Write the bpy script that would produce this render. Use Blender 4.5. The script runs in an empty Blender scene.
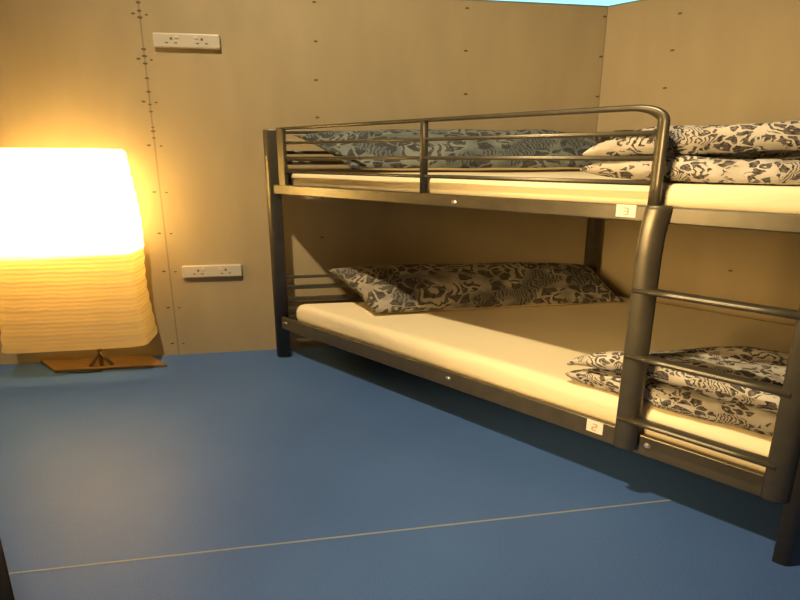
import bpy, bmesh, math, random
from mathutils import Vector, Matrix, noise

scene = bpy.context.scene
COL = scene.collection

# ------------------------------------------------------------------ camera
cam_data = bpy.data.cameras.new('camera')
cam_data.sensor_width = 36.0
cam_data.lens = 529.0 / 800.0 * 36.0
cam_data.clip_start = 0.02
cam = bpy.data.objects.new('camera', cam_data)
COL.objects.link(cam)
cam.location = (0, 0, 1.5)
cam.rotation_euler = (math.radians(90) - math.atan(143.0 / 529.0), 0, 0)
scene.camera = cam

# ------------------------------------------------------------------ plan of the little room
def ang(d):
    a = math.radians(d)
    return Vector((math.cos(a), math.sin(a), 0))
A = ang(9.3)                      # along the back wall
B = ang(-42.2)                    # along the right wall and the bed
NA = Vector((-A.y, A.x, 0))       # away from the room through the back wall
NB = Vector((-B.y, B.x, 0))       # away from the room through the right wall
L0 = Vector((-0.903, 3.862, 0))   # foot of the bed post by the back wall
UP = Vector((0, 0, 1))
BED_W, BED_L = 2.50, 3.225
S_WALL = -0.223                   # back wall in bed coordinates
T_WALL = 2.677                    # right wall in bed coordinates
WALL_H = 2.605

def P(s, t, z):
    return L0 + B * s + A * t + UP * z
CORNER = P(S_WALL, T_WALL, 0)
W0 = Vector((-1.752, 3.899, 0))
def WP(a, out, z):                # a point on the back wall, `out` metres into the room
    return W0 + A * a - NA * out + UP * z

# ------------------------------------------------------------------ world, lights, exposure
world = bpy.data.worlds.new('hall_air')
scene.world = world
world.use_nodes = True
bg = world.node_tree.nodes['Background']
bg.inputs['Color'].default_value = (0.42, 0.75, 1.0, 1)
bg.inputs['Strength'].default_value = 0.022

def light(name, kind, loc, energy, color, **kw):
    d = bpy.data.lights.new(name, kind)
    d.energy = energy
    d.color = color
    for k, v in kw.items():
        setattr(d, k, v)
    o = bpy.data.objects.new(name, d)
    o.location = loc
    COL.objects.link(o)
    return o

# warm lamp hanging high in the hall above the open-topped room
KEY = L0 + B * 1.9 - NB * 2.40 + UP * 5.1
key = light('hall_high_lamp', 'SPOT', KEY, 1100, (1.0, 0.77, 0.43), shadow_soft_size=0.09, spot_size=math.radians(100), spot_blend=1.0)
key.rotation_euler = (Vector((0.1, 3.05, 0.7)) - KEY).to_track_quat('-Z', 'Y').to_euler()
# added warm fill from the left, no visible source, brightens under the bunk
fill_light = light('warm_fill_light', 'AREA', (-1.45, 0.35, 1.65), 38, (1.0, 0.63, 0.23), shape='RECTANGLE', size=0.8, size_y=0.9, spread=math.radians(75))
fill_light.rotation_euler = (Vector((1.3, 3.75, 0.75)) - Vector((-1.45, 0.35, 1.65))).to_track_quat('-Z', 'Y').to_euler()
# cool hall lighting that washes the ceiling of the hall above the partitions
hall = light('hall_light', 'AREA', (2.5, 18.0, 4.2), 900, (0.30, 0.78, 1.0), shape='RECTANGLE', size=14.0, size_y=8.0)
hall.rotation_euler = (math.pi, 0, 0)

scene.view_settings.view_transform = 'Standard'
scene.view_settings.look = 'None'
scene.view_settings.gamma = 1.0
scene.view_settings.use_curve_mapping = False
scene.view_settings.exposure = 0.0
scene.cycles.use_denoising = True
scene.cycles.max_bounces = 12
scene.cycles.diffuse_bounces = 8
scene.cycles.transparent_max_bounces = 12
scene.cycles.sample_clamp_indirect = 4.0

# ------------------------------------------------------------------ materials
def mat(name, color, rough=0.6, metal=0.0, spec=0.5):
    m = bpy.data.materials.new(name)
    m.use_nodes = True
    b = m.node_tree.nodes['Principled BSDF']
    b.inputs['Base Color'].default_value = (*color, 1)
    b.inputs['Roughness'].default_value = rough
    b.inputs['Metallic'].default_value = metal
    b.inputs['Specular IOR Level'].default_value = spec
    return m

class NT:
    def __init__(self, m):
        self.t = m.node_tree
        self.bsdf = self.t.nodes['Principled BSDF']
    def n(self, kind, **kw):
        x = self.t.nodes.new(kind)
        for k, v in kw.items():
            if k in x.inputs:
                x.inputs[k].default_value = v
            else:
                setattr(x, k, v)
        return x
    def l(self, a, b):
        self.t.links.new(a, b)
    def coords(self, scale=(1, 1, 1), rot=(0, 0, 0)):
        tc = self.n('ShaderNodeTexCoord')
        mp = self.n('ShaderNodeMapping')
        mp.inputs['Scale'].default_value = scale
        mp.inputs['Rotation'].default_value = rot
        self.l(tc.outputs['Object'], mp.inputs['Vector'])
        return mp.outputs['Vector']
    def ramp(self, fac, stops, interp='LINEAR'):
        r = self.n('ShaderNodeValToRGB')
        r.color_ramp.interpolation = interp
        e = r.color_ramp.elements
        while len(e) < len(stops):
            e.new(0.5)
        for i, (p, c) in enumerate(stops):
            e[i].position = p
            e[i].color = (*c, 1)
        self.l(fac, r.inputs['Fac'])
        return r.outputs['Color']
    def math(self, op, a, b=None):
        x = self.n('ShaderNodeMath', operation=op)
        for i, v in enumerate((a, b)):
            if v is None:
                continue
            if isinstance(v, (int, float)):
                x.inputs[i].default_value = v
            else:
                self.l(v, x.inputs[i])
        return x.outputs[0]
    def mix(self, fac, a, b):
        x = self.n('ShaderNodeMix', data_type='RGBA')
        for sock, v in ((x.inputs['Factor'], fac), (x.inputs['A'], a), (x.inputs['B'], b)):
            if isinstance(v, (int, float)):
                sock.default_value = v
            elif isinstance(v, tuple):
                sock.default_value = (*v, 1)
            else:
                self.l(v, sock)
        return x.outputs['Result']
    def bump(self, height, strength=0.2, dist=0.01):
        b = self.n('ShaderNodeBump')
        b.inputs['Strength'].default_value = strength
        b.inputs['Distance'].default_value = dist
        self.l(height, b.inputs['Height'])
        self.l(b.outputs['Normal'], self.bsdf.inputs['Normal'])

def noisy(name, c0, c1, scale, rough=0.6, metal=0.0, spec=0.5, stretch=(1, 1, 1), bump=0.0, detail=4.0):
    m = mat(name, c0, rough, metal, spec)
    t = NT(m)
    v = t.coords(stretch)
    nz = t.n('ShaderNodeTexNoise', Scale=scale, Detail=detail)
    t.l(v, nz.inputs['Vector'])
    t.l(t.ramp(nz.outputs['Fac'], [(0.3, c0), (0.7, c1)]), t.bsdf.inputs['Base Color'])
    if bump:
        t.bump(nz.outputs['Fac'], bump, 0.01)
    return m

M = {}
M['board'] = noisy('beige_board', (0.345, 0.278, 0.170), (0.385, 0.312, 0.194), 5.0, 0.62, 0, 0.35, (1, 1, 0.35), 0.02, 6)
M['joint'] = mat('board_joint', (0.25, 0.20, 0.13), 0.8)
M['screw'] = mat('screw_head', (0.13, 0.095, 0.06), 0.6, 0.3)
M['board_edge'] = mat('partition_top_cap', (0.16, 0.22, 0.20), 0.6)
M['ceil'] = mat('hall_ceiling_paint', (0.80, 0.86, 0.88), 0.8)
M['jamb'] = noisy('dark_jamb_wood', (0.016, 0.016, 0.018), (0.03, 0.028, 0.027), 12, 0.5, 0, 0.3, (6, 6, 1))
M['frame'] = noisy('bronze_grey_metal', (0.066, 0.058, 0.042), (0.088, 0.078, 0.056), 14, 0.34, 0.35, 0.7)
M['bolt'] = mat('bolt_zinc', (0.62, 0.62, 0.58), 0.3, 0.9)
M['slat'] = noisy('slat_wood', (0.06, 0.045, 0.03), (0.10, 0.075, 0.05), 10, 0.7, 0, 0.3)
M['sticker'] = mat('sticker_paper', (0.78, 0.72, 0.66), 0.6)
M['sticker_ink'] = mat('sticker_ink', (0.52, 0.36, 0.30), 0.7)
M['plastic'] = mat('socket_plastic', (0.52, 0.48, 0.41), 0.35)
M['rocker'] = mat('rocker_plastic', (0.58, 0.53, 0.47), 0.35)
M['slot'] = mat('socket_slot', (0.14, 0.10, 0.08), 0.7)
M['base_wood'] = noisy('lamp_base_wood', (0.13, 0.075, 0.03), (0.21, 0.125, 0.055), 9, 0.4, 0, 0.5, (1, 6, 1))
M['cord'] = mat('cord_rubber', (0.02, 0.015, 0.012), 0.5)
M['steel'] = mat('lamp_steel', (0.55, 0.42, 0.28), 0.25, 0.9)
M['bulb'] = mat('bulb_glass', (0.9, 0.85, 0.75), 0.4)

# blue vinyl floor
m = mat('blue_vinyl', (0.05, 0.13, 0.32), 0.45, 0, 0.22)
t = NT(m)
v = t.coords((1, 1, 1))
n1 = t.n('ShaderNodeTexNoise', Scale=1.6, Detail=3.0)
n2 = t.n('ShaderNodeTexNoise', Scale=170.0, Detail=2.0)
t.l(v, n1.inputs['Vector'])
t.l(v, n2.inputs['Vector'])
c1 = t.ramp(n1.outputs['Fac'], [(0.3, (0.050, 0.110, 0.320)), (0.7, (0.058, 0.125, 0.360))])
c2 = t.ramp(n2.outputs['Fac'], [(0.35, (0.85, 0.85, 0.85)), (0.65, (1.1, 1.1, 1.1))])
mx = t.n('ShaderNodeMix', data_type='RGBA', blend_type='MULTIPLY')
mx.inputs['Factor'].default_value = 1.0
t.l(c1, mx.inputs['A'])
t.l(c2, mx.inputs['B'])
t.l(mx.outputs['Result'], t.bsdf.inputs['Base Color'])
t.bump(n2.outputs['Fac'], 0.05, 0.002)
M['floor'] = m
M['weld'] = mat('vinyl_weld', (0.22, 0.25, 0.27), 0.5)

# cream fitted sheet
m = mat('cream_sheet', (0.80, 0.71, 0.51), 0.85, 0, 0.2)
t = NT(m)
v = t.coords((1, 1, 1))
wv = t.n('ShaderNodeTexNoise', Scale=9.0, Detail=4.0, Distortion=0.6)
mp = t.coords((1.0, 1.0, 3.5), (0, 0, math.radians(42)))
t.l(mp, wv.inputs['Vector'])
t.bump(wv.outputs['Fac'], 0.16, 0.02)
M['sheet'] = m
M['pillow_back'] = mat('pillow_underside_cotton', (0.62, 0.52, 0.36), 0.85, 0, 0.2)

# paisley cotton: dark scrolls and dotted bands on off-white
def paisley(name, scale, light_c, dark_c, grey_c, aniso=(0.75, 0.75, 1.25)):
    m = mat(name, light_c, 0.85, 0, 0.2)
    t = NT(m)
    v = t.coords(tuple(scale * x for x in aniso))
    warp = t.n('ShaderNodeTexNoise', Scale=0.9, Detail=3.0)
    t.l(v, warp.inputs['Vector'])
    va = t.n('ShaderNodeVectorMath', operation='MULTIPLY_ADD')
    t.l(warp.outputs['Color'], va.inputs[0])
    va.inputs[1].default_value = (0.95, 0.95, 0.95)
    t.l(v, va.inputs[2])
    V = va.outputs[0]
    # nested teardrops
    vo = t.n('ShaderNodeTexVoronoi', Scale=0.62, Randomness=1.0)
    t.l(V, vo.inputs['Vector'])
    wob = t.n('ShaderNodeTexNoise', Scale=3.0, Detail=2.0)
    t.l(V, wob.inputs['Vector'])
    dd = t.math('ADD', vo.outputs['Distance'], t.math('MULTIPLY', wob.outputs['Fac'], 0.16))
    rings = t.math('SINE', t.math('MULTIPLY', dd, 38.0))
    ring_mask = t.math('GREATER_THAN', rings, 0.15)
    # petals: small dark cells with light outlines
    pe = t.n('ShaderNodeTexVoronoi', Scale=1.9, Randomness=0.95, feature='DISTANCE_TO_EDGE')
    t.l(V, pe.inputs['Vector'])
    pc = t.n('ShaderNodeTexVoronoi', Scale=1.9, Randomness=0.95)
    t.l(V, pc.inputs['Vector'])
    sep = t.n('ShaderNodeSeparateColor')
    t.l(pc.outputs['Color'], sep.inputs[0])
    petal = t.math('MULTIPLY', t.math('GREATER_THAN', pe.outputs['Distance'], 0.075), t.math('GREATER_THAN', sep.outputs[0], 0.36))
    heart = t.math('LESS_THAN', pc.outputs['Distance'], 0.12)
    petal = t.math('MULTIPLY', petal, t.math('SUBTRACT', 1.0, heart))
    # fine hatching
    wv = t.n('ShaderNodeTexWave', Scale=2.6, Distortion=6.0, Detail=2.0)
    t.l(V, wv.inputs['Vector'])
    hatch = t.math('GREATER_THAN', wv.outputs['Fac'], 0.62)
    zone = t.n('ShaderNodeTexNoise', Scale=0.75, Detail=1.0)
    t.l(V, zone.inputs['Vector'])
    z1 = t.math('LESS_THAN', zone.outputs['Fac'], 0.43)
    z3 = t.math('GREATER_THAN', zone.outputs['Fac'], 0.62)
    z2 = t.math('SUBTRACT', t.math('SUBTRACT', 1.0, z1), z3)
    ink = t.math('MAXIMUM', t.math('MULTIPLY', ring_mask, z1), t.math('MAXIMUM', t.math('MULTIPLY', petal, z2), t.math('MULTIPLY', hatch, z3)))
    wash = t.n('ShaderNodeTexNoise', Scale=0.8, Detail=2.0)
    t.l(V, wash.inputs['Vector'])
    ground = t.ramp(wash.outputs['Fac'], [(0.42, light_c), (0.60, grey_c)])
    fine = t.n('ShaderNodeTexNoise', Scale=7.0, Detail=2.0)
    t.l(V, fine.inputs['Vector'])
    inkfac = t.math('MULTIPLY', ink, t.math('ADD', t.math('MULTIPLY', fine.outputs['Fac'], 0.9), 0.42))
    inkfac = t.math('MINIMUM', inkfac, 1.0)
    t.l(t.mix(inkfac, ground, dark_c), t.bsdf.inputs['Base Color'])
    cr = t.n('ShaderNodeTexNoise', Scale=5.0, Detail=3.0)
    t.l(t.coords((1, 1, 1)), cr.inputs['Vector'])
    t.bump(cr.outputs['Fac'], 0.35, 0.03)
    return m
M['duvet'] = paisley('paisley_duvet_cotton', 15.0, (0.50, 0.48, 0.45), (0.030, 0.026, 0.030), (0.40, 0.37, 0.33))
M['pillow_lower'] = paisley('paisley_pillow_cotton', 7.0, (0.36, 0.32, 0.26), (0.040, 0.036, 0.034), (0.14, 0.13, 0.12))
M['pillow_upper'] = paisley('paisley_pillow_cotton_blue', 7.0, (0.20, 0.22, 0.21), (0.04, 0.04, 0.048), (0.105, 0.125, 0.13))

# lamp paper: lets some light straight through, scatters the rest
def paper(name, thru, col, tcol):
    m = bpy.data.materials.new(name)
    m.use_nodes = True
    nt = m.node_tree
    nt.nodes.remove(nt.nodes['Principled BSDF'])
    out = nt.nodes['Material Output']
    di = nt.nodes.new('ShaderNodeBsdfDiffuse')
    di.inputs['Color'].default_value = (*col, 1)
    tl = nt.nodes.new('ShaderNodeBsdfTranslucent')
    tl.inputs['Color'].default_value = (*tcol, 1)
    tr = nt.nodes.new('ShaderNodeBsdfTransparent')
    tr.inputs['Color'].default_value = (1.0, 0.92, 0.75, 1)
    m1 = nt.nodes.new('ShaderNodeMixShader')
    m1.inputs[0].default_value = 0.6
    m2 = nt.nodes.new('ShaderNodeMixShader')
    m2.inputs[0].default_value = thru
    nt.links.new(di.outputs[0], m1.inputs[1])
    nt.links.new(tl.outputs[0], m1.inputs[2])
    nt.links.new(m1.outputs[0], m2.inputs[1])
    nt.links.new(tr.outputs[0], m2.inputs[2])
    nt.links.new(m2.outputs[0], out.inputs['Surface'])
    tc = nt.nodes.new('ShaderNodeTexCoord')
    wv = nt.nodes.new('ShaderNodeTexWave')
    wv.bands_direction = 'Z'
    wv.inputs['Scale'].default_value = 11.0
    wv.inputs['Distortion'].default_value = 2.5
    wv.inputs['Detail'].default_value = 2.0
    bp = nt.nodes.new('ShaderNodeBump')
    bp.inputs['Strength'].default_value = 0.25
    bp.inputs['Distance'].default_value = 0.01
    nt.links.new(tc.outputs['Object'], wv.inputs['Vector'])
    nt.links.new(wv.outputs['Fac'], bp.inputs['Height'])
    nt.links.new(bp.outputs['Normal'], di.inputs['Normal'])
    nt.links.new(bp.outputs['Normal'], tl.inputs['Normal'])
    return m
M['paper'] = paper('rice_paper', 0.04, (0.80, 0.68, 0.42), (0.97, 0.82, 0.42))
M['disc_paper'] = paper('dimming_disc_paper', 0.22, (0.75, 0.68, 0.5), (0.88, 0.84, 0.66))

# ------------------------------------------------------------------ object helpers
def put(name, bm, mats, parent=None, origin=None, smooth=False):
    """links one mesh object; vertices are given in world space"""
    if origin is None:
        origin = parent['_o'] if parent is not None else (0, 0, 0)
    o3 = Vector(origin)
    for v in bm.verts:
        v.co -= o3
    bmesh.ops.recalc_face_normals(bm, faces=bm.faces[:])
    me = bpy.data.meshes.new(name)
    bm.to_mesh(me)
    bm.free()
    for x in (mats if isinstance(mats, (list, tuple)) else [mats]):
        me.materials.append(x)
    if smooth:
        for p in me.polygons:
            p.use_smooth = True
    o = bpy.data.objects.new(name, me)
    COL.objects.link(o)
    if parent is not None:
        o.parent = parent
        o.location = o3 - Vector(parent['_o'])
    else:
        o.location = o3
    return o

def thing(name, label, cat, loc, group=None):
    o = bpy.data.objects.new(name, None)
    o.empty_display_size = 0.1
    COL.objects.link(o)
    o.location = loc
    o['_o'] = tuple(loc)
    o['label'] = label
    o['category'] = cat
    if group:
        o['group'] = group
    return o

def tag(o, label, cat, group=None):
    o['label'] = label
    o['category'] = cat
    if group:
        o['group'] = group
    return o

def struct(name, bm, mats, label=None):
    o = put(name, bm, mats)
    o['kind'] = 'structure'
    if label:
        o['label'] = label
        o['category'] = label.split()[-1]
    return o

def hexa(bm, c8, bevel=0.0, seg=2, mi=0):
    """box from 8 corners (bottom ring then top ring)"""
    tmp = bmesh.new()
    vs = [tmp.verts.new(c) for c in c8]
    for f in ((3, 2, 1, 0), (4, 5, 6, 7), (0, 1, 5, 4), (1, 2, 6, 5), (2, 3, 7, 6), (3, 0, 4, 7)):
        tmp.faces.new([vs[i] for i in f])
    if bevel:
        bmesh.ops.bevel(tmp, geom=tmp.edges[:], offset=bevel, segments=seg, affect='EDGES', profile=0.5)
    merge(bm, tmp, mi)

def merge(bm, tmp, mi=0):
    mp = {}
    for v in tmp.verts:
        mp[v] = bm.verts.new(v.co)
    for f in tmp.faces:
        g = bm.faces.new([mp[v] for v in f.verts])
        g.material_index = mi
        g.smooth = f.smooth
    tmp.free()

def slab(bm, o, ex, ey, ez, bevel=0.0, seg=2, mi=0):
    """box with corner o and edge vectors"""
    o = Vector(o)
    hexa(bm, [o, o + ex, o + ex + ey, o + ey, o + ez, o + ex + ez, o + ex + ey + ez, o + ey + ez], bevel, seg, mi)

def bedbox(bm, s0, s1, t0, t1, z0, z1, bevel=0.0, seg=2, mi=0):
    slab(bm, P(s0, t0, z0), B * (s1 - s0), A * (t1 - t0), UP * (z1 - z0), bevel, seg, mi)

def loft(bm, rings, cap=True, mi=0, closed=True, smooth=True):
    R = [[bm.verts.new(c) for c in r] for r in rings]
    n = len(R[0])
    for a, b in zip(R, R[1:]):
        for i in range(n if closed else n - 1):
            j = (i + 1) % n
            f = bm.faces.new((a[i], a[j], b[j], b[i]))
            f.material_index = mi
            f.smooth = smooth
    if cap:
        for r in (R[0], R[-1]):
            f = bm.faces.new(r)
            f.material_index = mi
    return R

def se(n, k):
    """unit superellipse"""
    out = []
    for i in range(n):
        a = 2 * math.pi * (i + 0.5) / n
        c, s = math.cos(a), math.sin(a)
        out.append((math.copysign(abs(c) ** (2 / k), c), math.copysign(abs(s) ** (2 / k), s)))
    return out

def post(bm, s, t, z0, z1, ra=0.045, rb=0.028, k=4.0, n=24, dome=0.008, mi=0):
    """upright tube; ra across along the back wall, rb along the bed"""
    sec = se(n, k)
    def ring(z, f):
        return [P(s, t, z) + A * (ra * f * x) + B * (rb * f * y) for x, y in sec]
    loft(bm, [ring(z0, 1), ring(z1 - dome, 1), ring(z1 - dome * 0.3, 0.95), ring(z1, 0.82)], mi=mi)

def sweep(bm, path, rin, roff, off, k=2.0, n=16, cap=True, mi=0):
    """tube along a path; rin = half size in the plane of the path, roff = half size along `off`"""
    off = Vector(off).normalized()
    sec = se(n, k)
    rings = []
    m_ = len(path)
    for i, p in enumerate(path):
        d = (path[min(i + 1, m_ - 1)] - path[max(i - 1, 0)]).normalized()
        nn = d.cross(off).normalized()
        r1 = rin[i] if isinstance(rin, (list, tuple)) else rin
        r2 = roff[i] if isinstance(roff, (list, tuple)) else roff
        rings.append([p + nn * (r1 * x) + off * (r2 * y) for x, y in sec])
    loft(bm, rings, cap, mi)

def disc(bm, c, nrm, r1, h, wide=None, n=10, mi=0, domed=True):
    """small round head sitting on a surface"""
    nrm = Vector(nrm).normalized()
    u = (wide if wide is not None else nrm.cross(UP)).normalized()
    w = nrm.cross(u).normalized()
    ru, rw = r1 if isinstance(r1, tuple) else (r1, r1)
    def ring(f, hh):
        return [Vector(c) + u * (ru * f * math.cos(2 * math.pi * i / n)) + w * (rw * f * math.sin(2 * math.pi * i / n)) + nrm * hh for i in range(n)]
    rr = [ring(1, 0), ring(1, h * 0.6), ring(0.6, h)] if domed else [ring(1, 0), ring(1, h)]
    loft(bm, rr, mi=mi, smooth=False)

def soft_block(cx, half, r, res, mapper):
    """rounded block: cube grid clamped to an inner box and pushed out by r; mapper turns local into world"""
    bm = bmesh.new()
    nx, ny, nz = res
    cache = {}
    def vert(i, j, k):
        key = (i, j, k)
        if key in cache:
            return cache[key]
        def spread(i, n, h, rr):
            u = 2 * i / n - 1
            return h * math.copysign(1 - (1 - abs(u)) ** 1.5, u) if n > 12 else h * math.sin(u * math.pi / 2)
        p = Vector((spread(i, nx, half[0], r), spread(j, ny, half[1], r), spread(k, nz, half[2], r)))
        q = Vector([max(-(h - r), min(h - r, c)) for c, h in zip(p, half)])
        d = p - q
        if d.length > 1e-9:
            p = q + d.normalized() * r
        cache[key] = bm.verts.new(mapper(p + Vector(cx)))
        return cache[key]
    def quad(a, b, c, d):
        f = bm.faces.new((vert(*a), vert(*b), vert(*c), vert(*d)))
        f.smooth = True
    for i in range(nx):
        for j in range(ny):
            for k in (0, nz):
                quad((i, j, k), (i + 1, j, k), (i + 1, j + 1, k), (i, j + 1, k))
    for i in range(nx):
        for k in range(nz):
            for j in (0, ny):
                quad((i, j, k), (i + 1, j, k), (i + 1, j, k + 1), (i, j, k + 1))
    for j in range(ny):
        for k in range(nz):
            for i in (0, nx):
                quad((i, j, k), (i, j + 1, k), (i, j + 1, k + 1), (i, j, k + 1))
    return bm

# ------------------------------------------------------------------ the setting
JAMB = Vector((-1.350, 1.517, 0)) * 0.68
LEFT_BASE = JAMB - A * 0.16
# where the left wall meets the back wall
def cross2(p, d, q, e):
    den = d.x * e.y - d.y * e.x
    u = ((q.x - p.x) * e.y - (q.y - p.y) * e.x) / den
    return p + d * u
BL = cross2(LEFT_BASE, B, W0, A)
RIGHT_END = CORNER + B * 4.3
NEAR_L = LEFT_BASE + B * 0.10 - Vector((0, 0.2, 0))

bm = bmesh.new()
pts = [BL - A * 0.0, CORNER, RIGHT_END, Vector((RIGHT_END.x, -0.6, 0)), Vector((-2.2, -0.6, 0)), LEFT_BASE + Vector((-0.3, 0, 0))]
top = [bm.verts.new(p) for p in pts]
bot = [bm.verts.new(p - UP * 0.06) for p in pts]
bm.faces.new(top)
bm.faces.new(bot[::-1])
for i in range(len(pts)):
    j = (i + 1) % len(pts)
    bm.faces.new((top[i], top[j], bot[j], bot[i]))
# welded joint between two vinyl sheets
seam0 = Vector((-1.440, 1.640, 0))
slab(bm, seam0 + A * -0.9 - NA * 0.004, A * 3.6, NA * 0.008, UP * 0.0012, mi=1)
struct('floor', bm, [M['floor'], M['weld']])

bm = bmesh.new()
slab(bm, BL - A * 0.15, A * ((CORNER - BL).length + 0.30), NA * 0.10, UP * (WALL_H - 0.012))
slab(bm, BL - A * 0.15 + UP * (WALL_H - 0.012), A * ((CORNER - BL).length + 0.30), NA * 0.10, UP * 0.012, mi=3)
SJ = 0.016
slab(bm, WP(SJ - 0.005, 0.0, 0.0), A * 0.010, -NA * 0.0012, UP * 2.59, mi=1)
def screw(a, z, r=0.010):
    disc(bm, WP(a, 0.0, z), -NA, (r * 1.9, r * 0.85), 0.003, wide=A, mi=2)
for z in (0.095, 0.385, 0.668, 0.955, 1.254, 1.578, 1.869, 2.142, 2.42):
    screw(SJ - 0.040, z + 0.002, 0.0075)
    screw(SJ + 0.042, z - 0.003, 0.0055)
for z, r in ((2.49, .011), (2.44, .010), (2.40, .012), (2.205, .011), (2.162, .012), (2.115, .011), (2.022, .010), (1.935, .010), (1.852, .008), (1.805, .009), (1.70, .008), (1.675, .011), (1.63, .008)):
    screw(SJ, z, r * 0.8)
for a, zs in ((1.172, (2.54, 2.29, 2.035, 1.78, 1.2, 0.9)), (2.272, (2.545, 2.26, 1.96))):
    for z in zs:
        screw(a + random.Random(int(z * 99)).uniform(-.01, .01), z, 0.008)
for z in (2.53, 2.25, 1.96):
    screw(3.35, z, 0.008)
slab(bm, WP(3.365, 0.0, 0.0), A * 0.010, -NA * 0.0015, UP * 2.59, mi=1)
struct('wall_back', bm, [M['board'], M['joint'], M['screw'], M['board_edge']])

bm = bmesh.new()
slab(bm, CORNER, B * 4.3, NB * 0.10, UP * (WALL_H - 0.012))
slab(bm, CORNER + UP * (WALL_H - 0.012), B * 4.3, NB * 0.10, UP * 0.012, mi=2)
for s_, z in ((0.52, 2.47), (0.50, 2.235), (0.48, 1.985), (1.077, 0.712), (1.10, 1.2), (1.66, 2.3), (1.68, 1.9)):
    disc(bm, CORNER + B * s_ + UP * z, -NB, (0.016, 0.007), 0.003, wide=B, mi=1)
struct('wall_right', bm, [M['board'], M['screw'], M['board_edge']])

bm = bmesh.new()
slab(bm, BL, B * ((LEFT_BASE - BL).length - 0.02), -NB * 0.10, UP * WALL_H)
struct('wall_left', bm, M['board'])

bm = bmesh.new()
slab(bm, JAMB - A * 0.15 - B * 0.05, A * 0.15, B * 0.05 - UP * 0, UP * 2.1, 0.004)
struct('trim_1', bm, M['jamb'])

bm = bmesh.new()
slab(bm, Vector((-18, -8, 5.5)), Vector((40, 0, 0)), Vector((0, 42, 0)), Vector((0, 0, 0.1)))
struct('ceiling', bm, M['ceil'])

# ------------------------------------------------------------------ bunk bed
bed = thing('bunk_bed', 'bronze grey metal bunk bed with guard rail and ladder standing in the corner', 'bunk bed', P(0, 0, 0))
Z_LR0, Z_LR1 = 0.235, 0.330       # lower side rail
Z_UR0, Z_UR1 = 1.247, 1.312       # upper side rail
POST_H = 1.686
FR = M['frame']

for (s, tt) in ((0, 0), (0, BED_W), (BED_L, 0), (BED_L, BED_W)):
    bm = bmesh.new()
    post(bm, s, tt, 0.0, POST_H)
    put('post', bm, FR, bed)

def side_rail(tt, z0, z1, front):
    bm = bmesh.new()
    bedbox(bm, 0.02, BED_L - 0.02, tt - 0.016, tt + 0.016, z0, z1, 0.006, 2)
    r = put('side_rail', bm, FR, bed)
    return r
rails = {}
for tt in (0.0, BED_W):
    for key, z0, z1 in (('low', Z_LR0, Z_LR1), ('up', Z_UR0, Z_UR1)):
        rails[(tt, key)] = side_rail(tt, z0, z1, tt == 0)

def rail_bolt(s, z, par):
    bm = bmesh.new()
    disc(bm, P(s, -0.016, z), -NB, (0.016, 0.011), 0.008, wide=B, n=12)
    o = bpy.data.objects.new
    put('bolt', bm, M['bolt'], par, origin=None)
for r in rails.values():
    r['_o'] = tuple(L0)
for s in (0.085, 1.61, 2.69, 3.13):
    rail_bolt(s, 0.290, rails[(0.0, 'low')])
rail_bolt(1.62, 1.275, rails[(0.0, 'up')])

# little numbered stickers on the side rails
def sticker(s0, s1, z0, z1, par, digit):
    bm = bmesh.new()
    bedbox(bm, s0, s1, -0.0185, -0.0155, z0, z1)
    cx, w, h, th = (s0 + s1) / 2, (s1 - s0) * 0.12, (z1 - z0) * 0.26, (z1 - z0) * 0.09
    cz = (z0 + z1) / 2 - h * 0.1
    segs = {'a': (-w, w, h), 'g': (-w, w, 0), 'd': (-w, w, -h)}
    vert = {'f': (-w, 0, h), 'b': (w, 0, h), 'e': (-w, -h, 0), 'c': (w, -h, 0)}
    for ch in digit:
        if ch in segs:
            x0, x1, zz = segs[ch]
            bedbox(bm, cx + x0, cx + x1, -0.0195, -0.018, cz + zz - th / 2, cz + zz + th / 2, mi=1)
        else:
            xx, a0, a1 = vert[ch]
            bedbox(bm, cx + xx - th * .8, cx + xx + th * .8, -0.0195, -0.018, cz + a0, cz + a1, mi=1)
    o = put('number_sticker', bm, [M['sticker'], M['sticker_ink']], par)
    o['label'] = 'small white number sticker'
sticker(2.452, 2.530, 1.262, 1.312, rails[(0.0, 'up')], 'abgcd')
sticker(2.42, 2.495, 0.266, 0.324, rails[(0.0, 'low')], 'abged')

# cross rails and headboard bars at both ends
def cross_rail(name, s, z, half, thick=0.013):
    bm = bmesh.new()
    bedbox(bm, s - thick, s + thick, 0.02, BED_W - 0.02, z - half, z + half, 0.004, 2)
    return put(name, bm, FR, bed)
for s in (0.0, BED_L):
    cross_rail('end_rail', s, 0.285, 0.045)
    cross_rail('end_rail', s, 1.322, 0.075)  # made taller to block light slipping under the headboard bars
for z in (0.632, 0.553, 0.462, 0.380):
    cross_rail('headboard_bar', 0.0, z, 0.016 if z < 0.6 else 0.011)
for z in (1.668, 1.60, 1.53, 1.46):
    cross_rail('headboard_bar', 0.0, z, 0.012)

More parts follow.
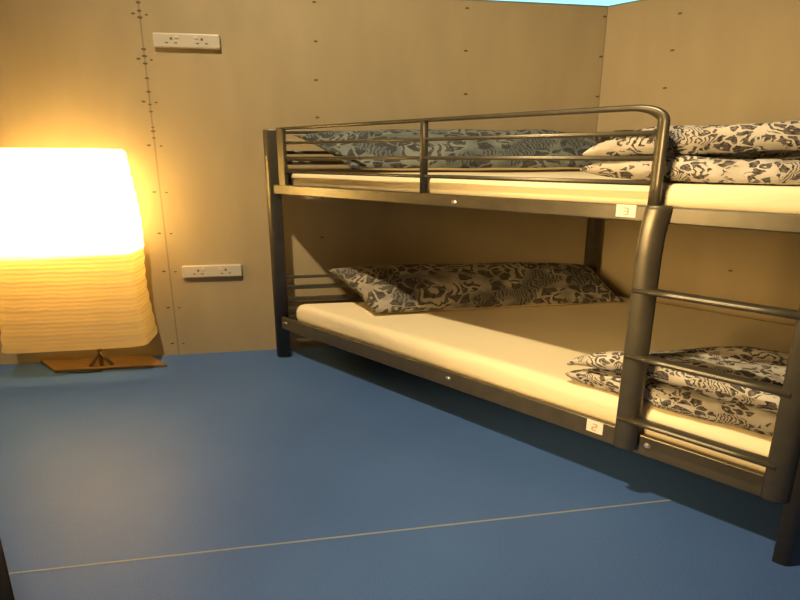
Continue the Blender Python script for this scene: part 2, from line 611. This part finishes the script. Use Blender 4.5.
# guard rail of the upper bunk
SG0, SG1 = 0.150, 2.570
ZG = 1.686
def arc_path(tt):
    pth, rin, roff = [], [], []
    for i in range(9):
        s = SG0 + (2.455 - SG0) * i / 8
        pth.append(P(s, tt, ZG)); rin.append(0.0095 + 0.003 * i / 8); roff.append(0.016)
    for i in range(1, 10):
        a = math.pi / 2 * i / 9
        pth.append(P(2.455 + 0.125 * math.sin(a), tt, ZG - 0.055 * (1 - math.cos(a))))
        rin.append(0.0125 + 0.017 * (i / 9) ** 1.5); roff.append(0.018)
    for z in (1.58, 1.5, 1.4, 1.30):
        pth.append(P(2.580, tt, z)); rin.append(0.030); roff.append(0.020)
    return pth, rin, roff
for tt in (0.0, BED_W):
    bm = bmesh.new()
    pth, rin, roff = arc_path(tt)
    sweep(bm, pth, rin, roff, A, 2.0, 16)
    g = put('guard_rail', bm, FR, bed)
    g['_o'] = tuple(L0)
    bm = bmesh.new()
    bedbox(bm, 0.085, 0.160, tt - 0.012, tt + 0.012, 1.30, ZG + 0.008, 0.006, 2)
    put('guard_end_bar', bm, FR, g)
    for z in (1.590, 1.495, 1.400):
        bm = bmesh.new()
        sweep(bm, [P(0.15, tt, z), P(1.4, tt, z), P(2.56, tt, z)], [0.0085, 0.0095, 0.0105], 0.013, A, 2.0, 14)
        put('guard_bar', bm, FR, g)
    bm = bmesh.new()
    post(bm, 1.392, tt + 0.0, 1.30, 1.684, 0.016, 0.016, 2.6, 16, 0.003)
    put('guard_upright', bm, FR, g)

# ladder on the open side
ladder = put
LT = -0.055
def ladder_rail(s):
    bm = bmesh.new()
    sec = se(24, 2.8)
    rings = []
    for z, dt, f in ((0.262, 0, .85), (0.268, 0, 1), (0.8, 0, 1), (1.12, 0, 1), (1.20, 0.004, 1), (1.26, 0.012, 1.02), (1.30, 0.02, 1.03), (1.312, 0.022, 1.0), (1.318, 0.024, .85)):
        rings.append([P(s, LT + dt, z) + A * (0.032 * f * x) + B * (0.037 * f * y) for x, y in sec])
    loft(bm, rings)
    return put('ladder_rail', bm, FR, bed)
ladder_rail(2.632)
ladder_rail(3.185)
for z in (0.975, 0.690, 0.402):
    bm = bmesh.new()
    p0, p1 = P(2.615, LT, z), P(3.19, LT, z)
    sweep(bm, [p0.lerp(p1, i / 4) for i in range(5)], 0.014, 0.038, A, 2.6, 16)
    put('ladder_rung', bm, FR, bed)

# unseen solid panels under the mattresses, in place of slats to stop light leaks
for z in (0.285, 1.278):
    bm = bmesh.new()
    bedbox(bm, 0.020, BED_L - 0.020, 0.017, BED_W - 0.017, z - 0.010, z + 0.010)
    put('base_panel', bm, M['slat'], bed)

# ------------------------------------------------------------------ mattresses
def mattress(z0, z1, s0, s1, t0, t1, label, seed, sag=0.0):
    hs, ht, hz = (s1 - s0) / 2, (t1 - t0) / 2, (z1 - z0) / 2
    c = ((s0 + s1) / 2, (t0 + t1) / 2, (z0 + z1) / 2)
    def mp(p):
        s, tt, z = p
        zz = (z - z0) / (z1 - z0)
        edge = math.exp(-((tt - t0) / 0.16) ** 2)
        # sheet pulled into long shallow creases along the open side
        w = noise.noise(Vector((s * 1.3 + seed, tt * 9, z * 16))) * 0.012 * edge * (0.3 + zz)
        w2 = noise.noise(Vector((s * 2.0, tt * 2.0, seed))) * 0.006
        return P(s, tt - w * 0.8, z + (w * 0.4 + w2) * max(0, zz) - sag * zz * math.exp(-((tt - t0) / 0.5) ** 2) * 0)
    bm = soft_block(c, (hs, ht, hz), min(0.055, hz * 0.9), (70, 44, 10), mp)
    o = put('mattress', bm, M['sheet'], None, origin=P((s0 + s1) / 2, (t0 + t1) / 2, z0), smooth=True)
    tag(o, label, 'mattress', 'mattresses of the bunk bed')
    return o
mattress(0.296, 0.445, 0.10, 3.16, 0.030, 2.44, 'mattress under a cream fitted sheet on the lower bunk', 3.0)
mattress(1.290, 1.400, 0.10, 3.16, 0.042, 2.42, 'mattress under a cream fitted sheet on the upper bunk behind the guard rail', 8.0)

# ------------------------------------------------------------------ pillows
def pillow(c4, thick, label, m, seed, pinch=0.10):
    """c4 = front-left, front-right, back-right, back-left points of the seam"""
    fl, fr, br, bl = [Vector(c) for c in c4]
    nu, nv = 44, 22
    bm = bmesh.new()
    nrm = ((fr - fl).cross(bl - fl)).normalized()
    def base(u, v):
        # edges drawn in a little between the corners
        uu = u + pinch * 0.35 * (1 - (2 * v - 1) ** 2) * (0.5 - u) * abs(2 * u - 1) ** 3
        vv = v + pinch * (1 - (2 * u - 1) ** 2) * (0.5 - v) * abs(2 * v - 1) ** 3 * 0.5
        return fl.lerp(fr, uu).lerp(bl.lerp(br, uu), vv)
    def h(u, v):
        a = max(0.0, 1 - abs(2 * u - 1) ** 3.2)
        b = max(0.0, 1 - abs(2 * v - 1) ** 2.4)
        return (a * b) ** 0.55
    grid = {}
    for side in (1, -1):
        for i in range(nu + 1):
            for j in range(nv + 1):
                u, v = i / nu, j / nv
                rim = i in (0, nu) or j in (0, nv)
                if rim and side == -1:
                    grid[(side, i, j)] = grid[(1, i, j)]
                    continue
                hh = h(u, v)
                wr = noise.noise(Vector((u * 7 + seed, v * 3.5, side))) * 0.022 * hh
                p = base(u, v) + nrm * (side * hh * thick * (0.62 if side == 1 else 0.38) + wr)
                if rim:
                    p += nrm * noise.noise(Vector((u * 6, v * 6, seed))) * 0.008
                grid[(side, i, j)] = bm.verts.new(p)
    for side in (1, -1):
        for i in range(nu):
            for j in range(nv):
                f = bm.faces.new([grid[(side, *k)] for k in ((i, j), (i + 1, j), (i + 1, j + 1), (i, j + 1))])
                f.smooth = True
                f.material_index = 0 if side == 1 else 1
    o = put('pillow', bm, [m, M['pillow_back']], None, origin=(fl + fr + br + bl) / 4)
    return tag(o, label, 'pillow', 'paisley pillows')
pillow([P(0.66, 0.24, 0.470), P(0.66, 2.10, 0.470), P(0.10, 2.40, 0.660), P(0.09, 0.29, 0.700)], 0.19,
       'dark paisley pillow leaning on the headboard of the lower bunk', M['pillow_lower'], 1.0)
pillow([P(0.62, 0.14, 1.425), P(0.64, 2.05, 1.425), P(0.10, 2.30, 1.655), P(0.09, 0.10, 1.645)], 0.18,
       'grey paisley pillow on the upper bunk behind the guard rail bars', M['pillow_upper'], 5.0)

# ------------------------------------------------------------------ folded duvets
def duvet(s0, s1, t0, t1, z0, h1, h2, label, seed, skew=0.0, over=0.0):
    """a duvet folded once: two thick layers joined by a fold on the wall side"""
    gap = 0.016
    n_out = []
    # outline in (t, z): lower layer front -> back -> fold -> upper layer back -> front -> inner slot
    def arc(c, r0, r1, a0, a1, n):
        return [(c[0] + r0 * math.cos(a0 + (a1 - a0) * i / n), c[1] + r1 * math.sin(a0 + (a1 - a0) * i / n)) for i in range(n + 1)]
    H = h1 + gap + h2
    pts = []
    e = 0.05
    pts += [(t0 + e + (t1 - t0 - 0.10 - e) * i / 14, 0.0) for i in range(15)]
    pts += arc((t1 - 0.10, H / 2), 0.10, H / 2, -math.pi / 2, math.pi / 2, 10)[1:]
    pts += [(t1 - 0.10 - (t1 - t0 - 0.10 - e + over) * i / 14, H) for i in range(1, 15)]
    pts += arc((t0 + e - over, h1 + gap + h2 / 2), 0.055, h2 / 2, math.pi / 2, 3 * math.pi / 2, 8)[1:]
    pts += [(t0 + e - over + (t1 - t0 - 0.12 - e + over) * i / 12, h1 + gap) for i in range(1, 13)]
    pts += [(t1 - 0.12 - (t1 - t0 - 0.12 - e) * i / 12, h1) for i in range(0, 13)]
    pts += arc((t0 + e, h1 / 2), 0.055, h1 / 2, math.pi / 2, 3 * math.pi / 2, 8)[1:-1]
    bm = bmesh.new()
    ns = 46
    rings = []
    tm = (t0 + t1) / 2
    for k in range(ns + 1):
        x = 2 * k / ns - 1
        x = math.copysign(1 - (1 - abs(x)) ** 1.6, x)
        f = max(0.0, 1 - abs(x) ** (5.5 if x > 0 else 3.2)) ** (0.45 if x > 0 else 0.55)        # thickness towards the ends
        w = max(0.0, 1 - abs(x) ** 6) ** 0.30          # depth towards the ends
        r = []
        for (tt, z) in pts:
            up = z > h1 + gap * 0.5
            zc = h1 / 2 if not up else h1 + gap + h2 / 2
            fz = 0.10 + 0.90 * f
            zz = (zc if z not in () else zc) + (z - zc) * fz
            zz -= (1 - f) * ((0.32 if x > 0 else 0.45) * zc if up else 0.15 * zc)
            anchor = tm if x > 0 else t0 + 0.04
            tcur = anchor + (tt - anchor) * (0.55 + 0.45 * w)
            s = (s0 + s1) / 2 + (s1 - s0) / 2 * x + skew * (tt - t0)
            front = 1.0
            q = Vector((s * 3.1 + seed, tt * 3.1, z * 4.0 + (3.0 if up else 0.0)))
            dz = noise.noise(q) * 0.030 * f
            dt = noise.noise(q + Vector((9, 4, 2))) * 0.040 * f
            q2 = q * 3.2
            dz += noise.noise(q2) * 0.010 * f
            dt += noise.noise(q2 + Vector((5, 5, 5))) * 0.012 * f
            if z <= 0.001:
                dz = 0
            r.append(P(s, tcur + dt, max(z0 + 0.002, z0 + zz + dz)))
        rings.append(r)
    loft(bm, rings, cap=True)
    o = put('duvet', bm, M['duvet'], None, origin=P((s0 + s1) / 2, (t0 + t1) / 2, z0), smooth=True)
    return tag(o, label, 'duvet', 'folded paisley duvets')
duvet(2.22, 3.18, 0.050, 0.78, 0.450, 0.090, 0.090, 'folded black and white paisley duvet at the foot of the lower bunk', 2.0)
duvet(2.17, 3.18, 0.085, 0.95, 1.404, 0.095, 0.105, 'folded black and white paisley duvet at the foot of the upper bunk', 7.0, over=0.0)

# ------------------------------------------------------------------ floor lamp
LC = Vector((-2.26, 3.575, 0))     # centre of the shade on the floor
lamp = thing('floor_lamp', 'square white paper floor lamp glowing beside the wall on a wooden base', 'lamp', LC)
Z_S0, Z_SM, Z_S1 = 0.225, 0.885, 1.555
HW, HD = 0.445, 0.175
def shade_ring(z, n=72, inset=0.0, k=7.0):
    fz = (z - Z_S0) / (Z_S1 - Z_S0)
    wob = 0.012 * math.sin(fz * 9.0 + 2.2) + 0.032 * (0.5 - fz) 
    top_round = 0.0
    if z > Z_S1 - 0.10:
        q = (z - (Z_S1 - 0.10)) / 0.10
        top_round = 0.022 * (1 - math.sqrt(max(0, 1 - q * q)))
    hw = HW + wob - inset - top_round
    hd = HD + wob * 0.4 - inset - top_round * 0.5
    out = []
    for i, (x, y) in enumerate(se(n, k)):
        rip = 0.003 * math.sin(z * 70 + x * 2.0)
        out.append(LC + A * ((hw + rip) * x) + NA * ((hd + rip) * y) + UP * z)
    return out
bm = bmesh.new()
zs = [Z_S0 + (Z_S1 - Z_S0) * i / 60 for i in range(61)]
loft(bm, [shade_ring(z) for z in zs], cap=False)
sh = put('paper_shade', bm, M['paper'], lamp, smooth=True)
bm = bmesh.new()
r0 = shade_ring(Z_SM, inset=0.012)
loft(bm, [r0, [p + UP * 0.004 for p in r0]], cap=True)
put('dimming_disc', bm, M['disc_paper'], lamp)  # unseen paper disc, added to dim the lower half of the shade
bm = bmesh.new()
r0 = shade_ring(Z_S1 - 0.012, inset=0.012)
loft(bm, [r0, [p + UP * 0.003 for p in r0]], cap=True)
put('glow_blocker', bm, M['disc_paper'], lamp)  # unseen lid, added to cut the glow on the wall above
for z in (Z_S0 + 0.004, Z_S1 - 0.004):
    bm = bmesh.new()
    outer, inner = shade_ring(z, inset=0.006), shade_ring(z, inset=0.011)
    loft(bm, [[p - UP * 0.003 for p in outer], [p + UP * 0.003 for p in outer], [p + UP * 0.003 for p in inner], [p - UP * 0.003 for p in inner], [p - UP * 0.003 for p in outer]], cap=False)
    bmesh.ops.remove_doubles(bm, verts=bm.verts[:], dist=1e-5)
    put('wire_ring', bm, M['steel'], lamp)
# base board with splayed corners, central stem on two crossed feet
bfl, bfr = Vector((-2.482, 3.537, 0)), Vector((-1.717, 3.649, 0))
bbl, bbr = Vector((-2.729, 3.748, 0)), Vector((-1.933, 3.831, 0))
bm = bmesh.new()
hexa(bm, [bfl, bfr, bbr, bbl] + [p + UP * 0.022 for p in (bfl, bfr, bbr, bbl)], 0.005, 2)
put('lamp_base', bm, M['base_wood'], lamp)
SC = Vector((-2.19, 3.625, 0))
bm = bmesh.new()
def rod(p, q, r, n=10):
    off = (q - p).cross(A if abs((q - p).normalized().dot(A)) < 0.9 else NA)
    sweep(bm, [p, p.lerp(q, 0.5), q], r, r, off, 2.0, n)
rod(SC + UP * 0.02, SC + UP * 1.13, 0.014)
put('stem', bm, M['steel'], lamp)
for sg in (-1, 1):
    bm = bmesh.new()
    rod(SC + A * (0.075 * sg) + UP * 0.022, SC + UP * 0.13, 0.013)
    put('stem_brace', bm, M['base_wood'], lamp)
prof = [(0.018, -0.16), (0.020, -0.12), (0.036, -0.09), (0.045, 0.0), (0.042, 0.10), (0.028, 0.15), (0.004, 0.165)]
for off in (-0.22, 0.22):
    BULB = LC + A * off + UP * 1.21
    bm = bmesh.new()
    loft(bm, [[BULB + Vector((r * math.cos(2 * math.pi * i / 20), r * math.sin(2 * math.pi * i / 20), z)) for i in range(20)] for r, z in prof])
    put('bulb', bm, M['bulb'], lamp, smooth=True)
    bm = bmesh.new()
    sweep(bm, [SC + UP * 1.03, (SC + UP * 1.02).lerp(BULB - UP * 0.15, 0.6), BULB - UP * 0.15], 0.009, 0.009, NA, 2.0, 10)
    put('lamp_arm', bm, M['steel'], lamp)
# the bulb glows
t = NT(M['bulb'])
t.bsdf.inputs['Emission Color'].default_value = (1.0, 0.73, 0.34, 1)
t.bsdf.inputs['Emission Strength'].default_value = 580.0
bm = bmesh.new()
cp = [bfl + Vector((0.05, 0.03, 0.006)), bfl + Vector((0.10, -0.015, 0.005)), bfl + Vector((0.25, -0.005, 0.005)), bfl + Vector((0.33, 0.025, 0.006))]
fine = []
for i in range(25):
    u = i / 24
    fine.append(cp[0] * (1 - u) ** 3 + cp[1] * 3 * u * (1 - u) ** 2 + cp[2] * 3 * u * u * (1 - u) + cp[3] * u ** 3)
sweep(bm, fine, 0.004, 0.004, UP, 2.0, 8)
put('power_cord', bm, M['cord'], lamp)

# ------------------------------------------------------------------ wall sockets
def socket(a0, a1, z0, z1, label):
    o = WP((a0 + a1) / 2, 0, (z0 + z1) / 2)
    th = thing('wall_socket', label, 'socket', o, 'double wall sockets')
    w, h, dp = a1 - a0, z1 - z0, 0.034
    bm = bmesh.new()
    slab(bm, WP(a0, 0.001, z0), A * w, -NA * dp, UP * h, 0.008, 3)
    put('faceplate', bm, M['plastic'], th)
    for c, side in ((0.27, 1), (0.73, -1)):
        ca = a0 + w * c
        bm = bmesh.new()
        slab(bm, WP(ca + side * w * 0.085 - 0.014, dp, z0 + h * 0.60), A * 0.028, -NA * 0.006, UP * (h * 0.22), 0.002, 1)
        put('rocker_switch', bm, M['rocker'], th)
        bm = bmesh.new()
        slab(bm, WP(ca - 0.008, dp, z0 + h * 0.52), A * 0.016, -NA * 0.0022, UP * (h * 0.17))
        slab(bm, WP(ca - 0.040, dp, z0 + h * 0.28), A * 0.020, -NA * 0.0022, UP * (h * 0.08))
        slab(bm, WP(ca + 0.018, dp, z0 + h * 0.28), A * 0.020, -NA * 0.0022, UP * (h * 0.08))
        put('pin_slots', bm, M['slot'], th)
    return th
first = socket(0.090, 0.522, 2.215, 2.306, 'upper white double socket high on the back wall')
def copy_thing(src, loc, label):
    r = src.copy()
    COL.objects.link(r)
    r.location = loc
    r['label'] = label
    r['_o'] = tuple(loc)
    for ch in list(src.children):
        c = ch.copy()
        COL.objects.link(c)
        c.parent = r
        for g in ch.children:
            d = g.copy()
            COL.objects.link(d)
            d.parent = c
    return r
copy_thing(first, WP(0.330, 0, 0.665), 'lower white double socket near the floor between lamp and bed')

for o in scene.objects:
    if '_o' in o:
        del o['_o']
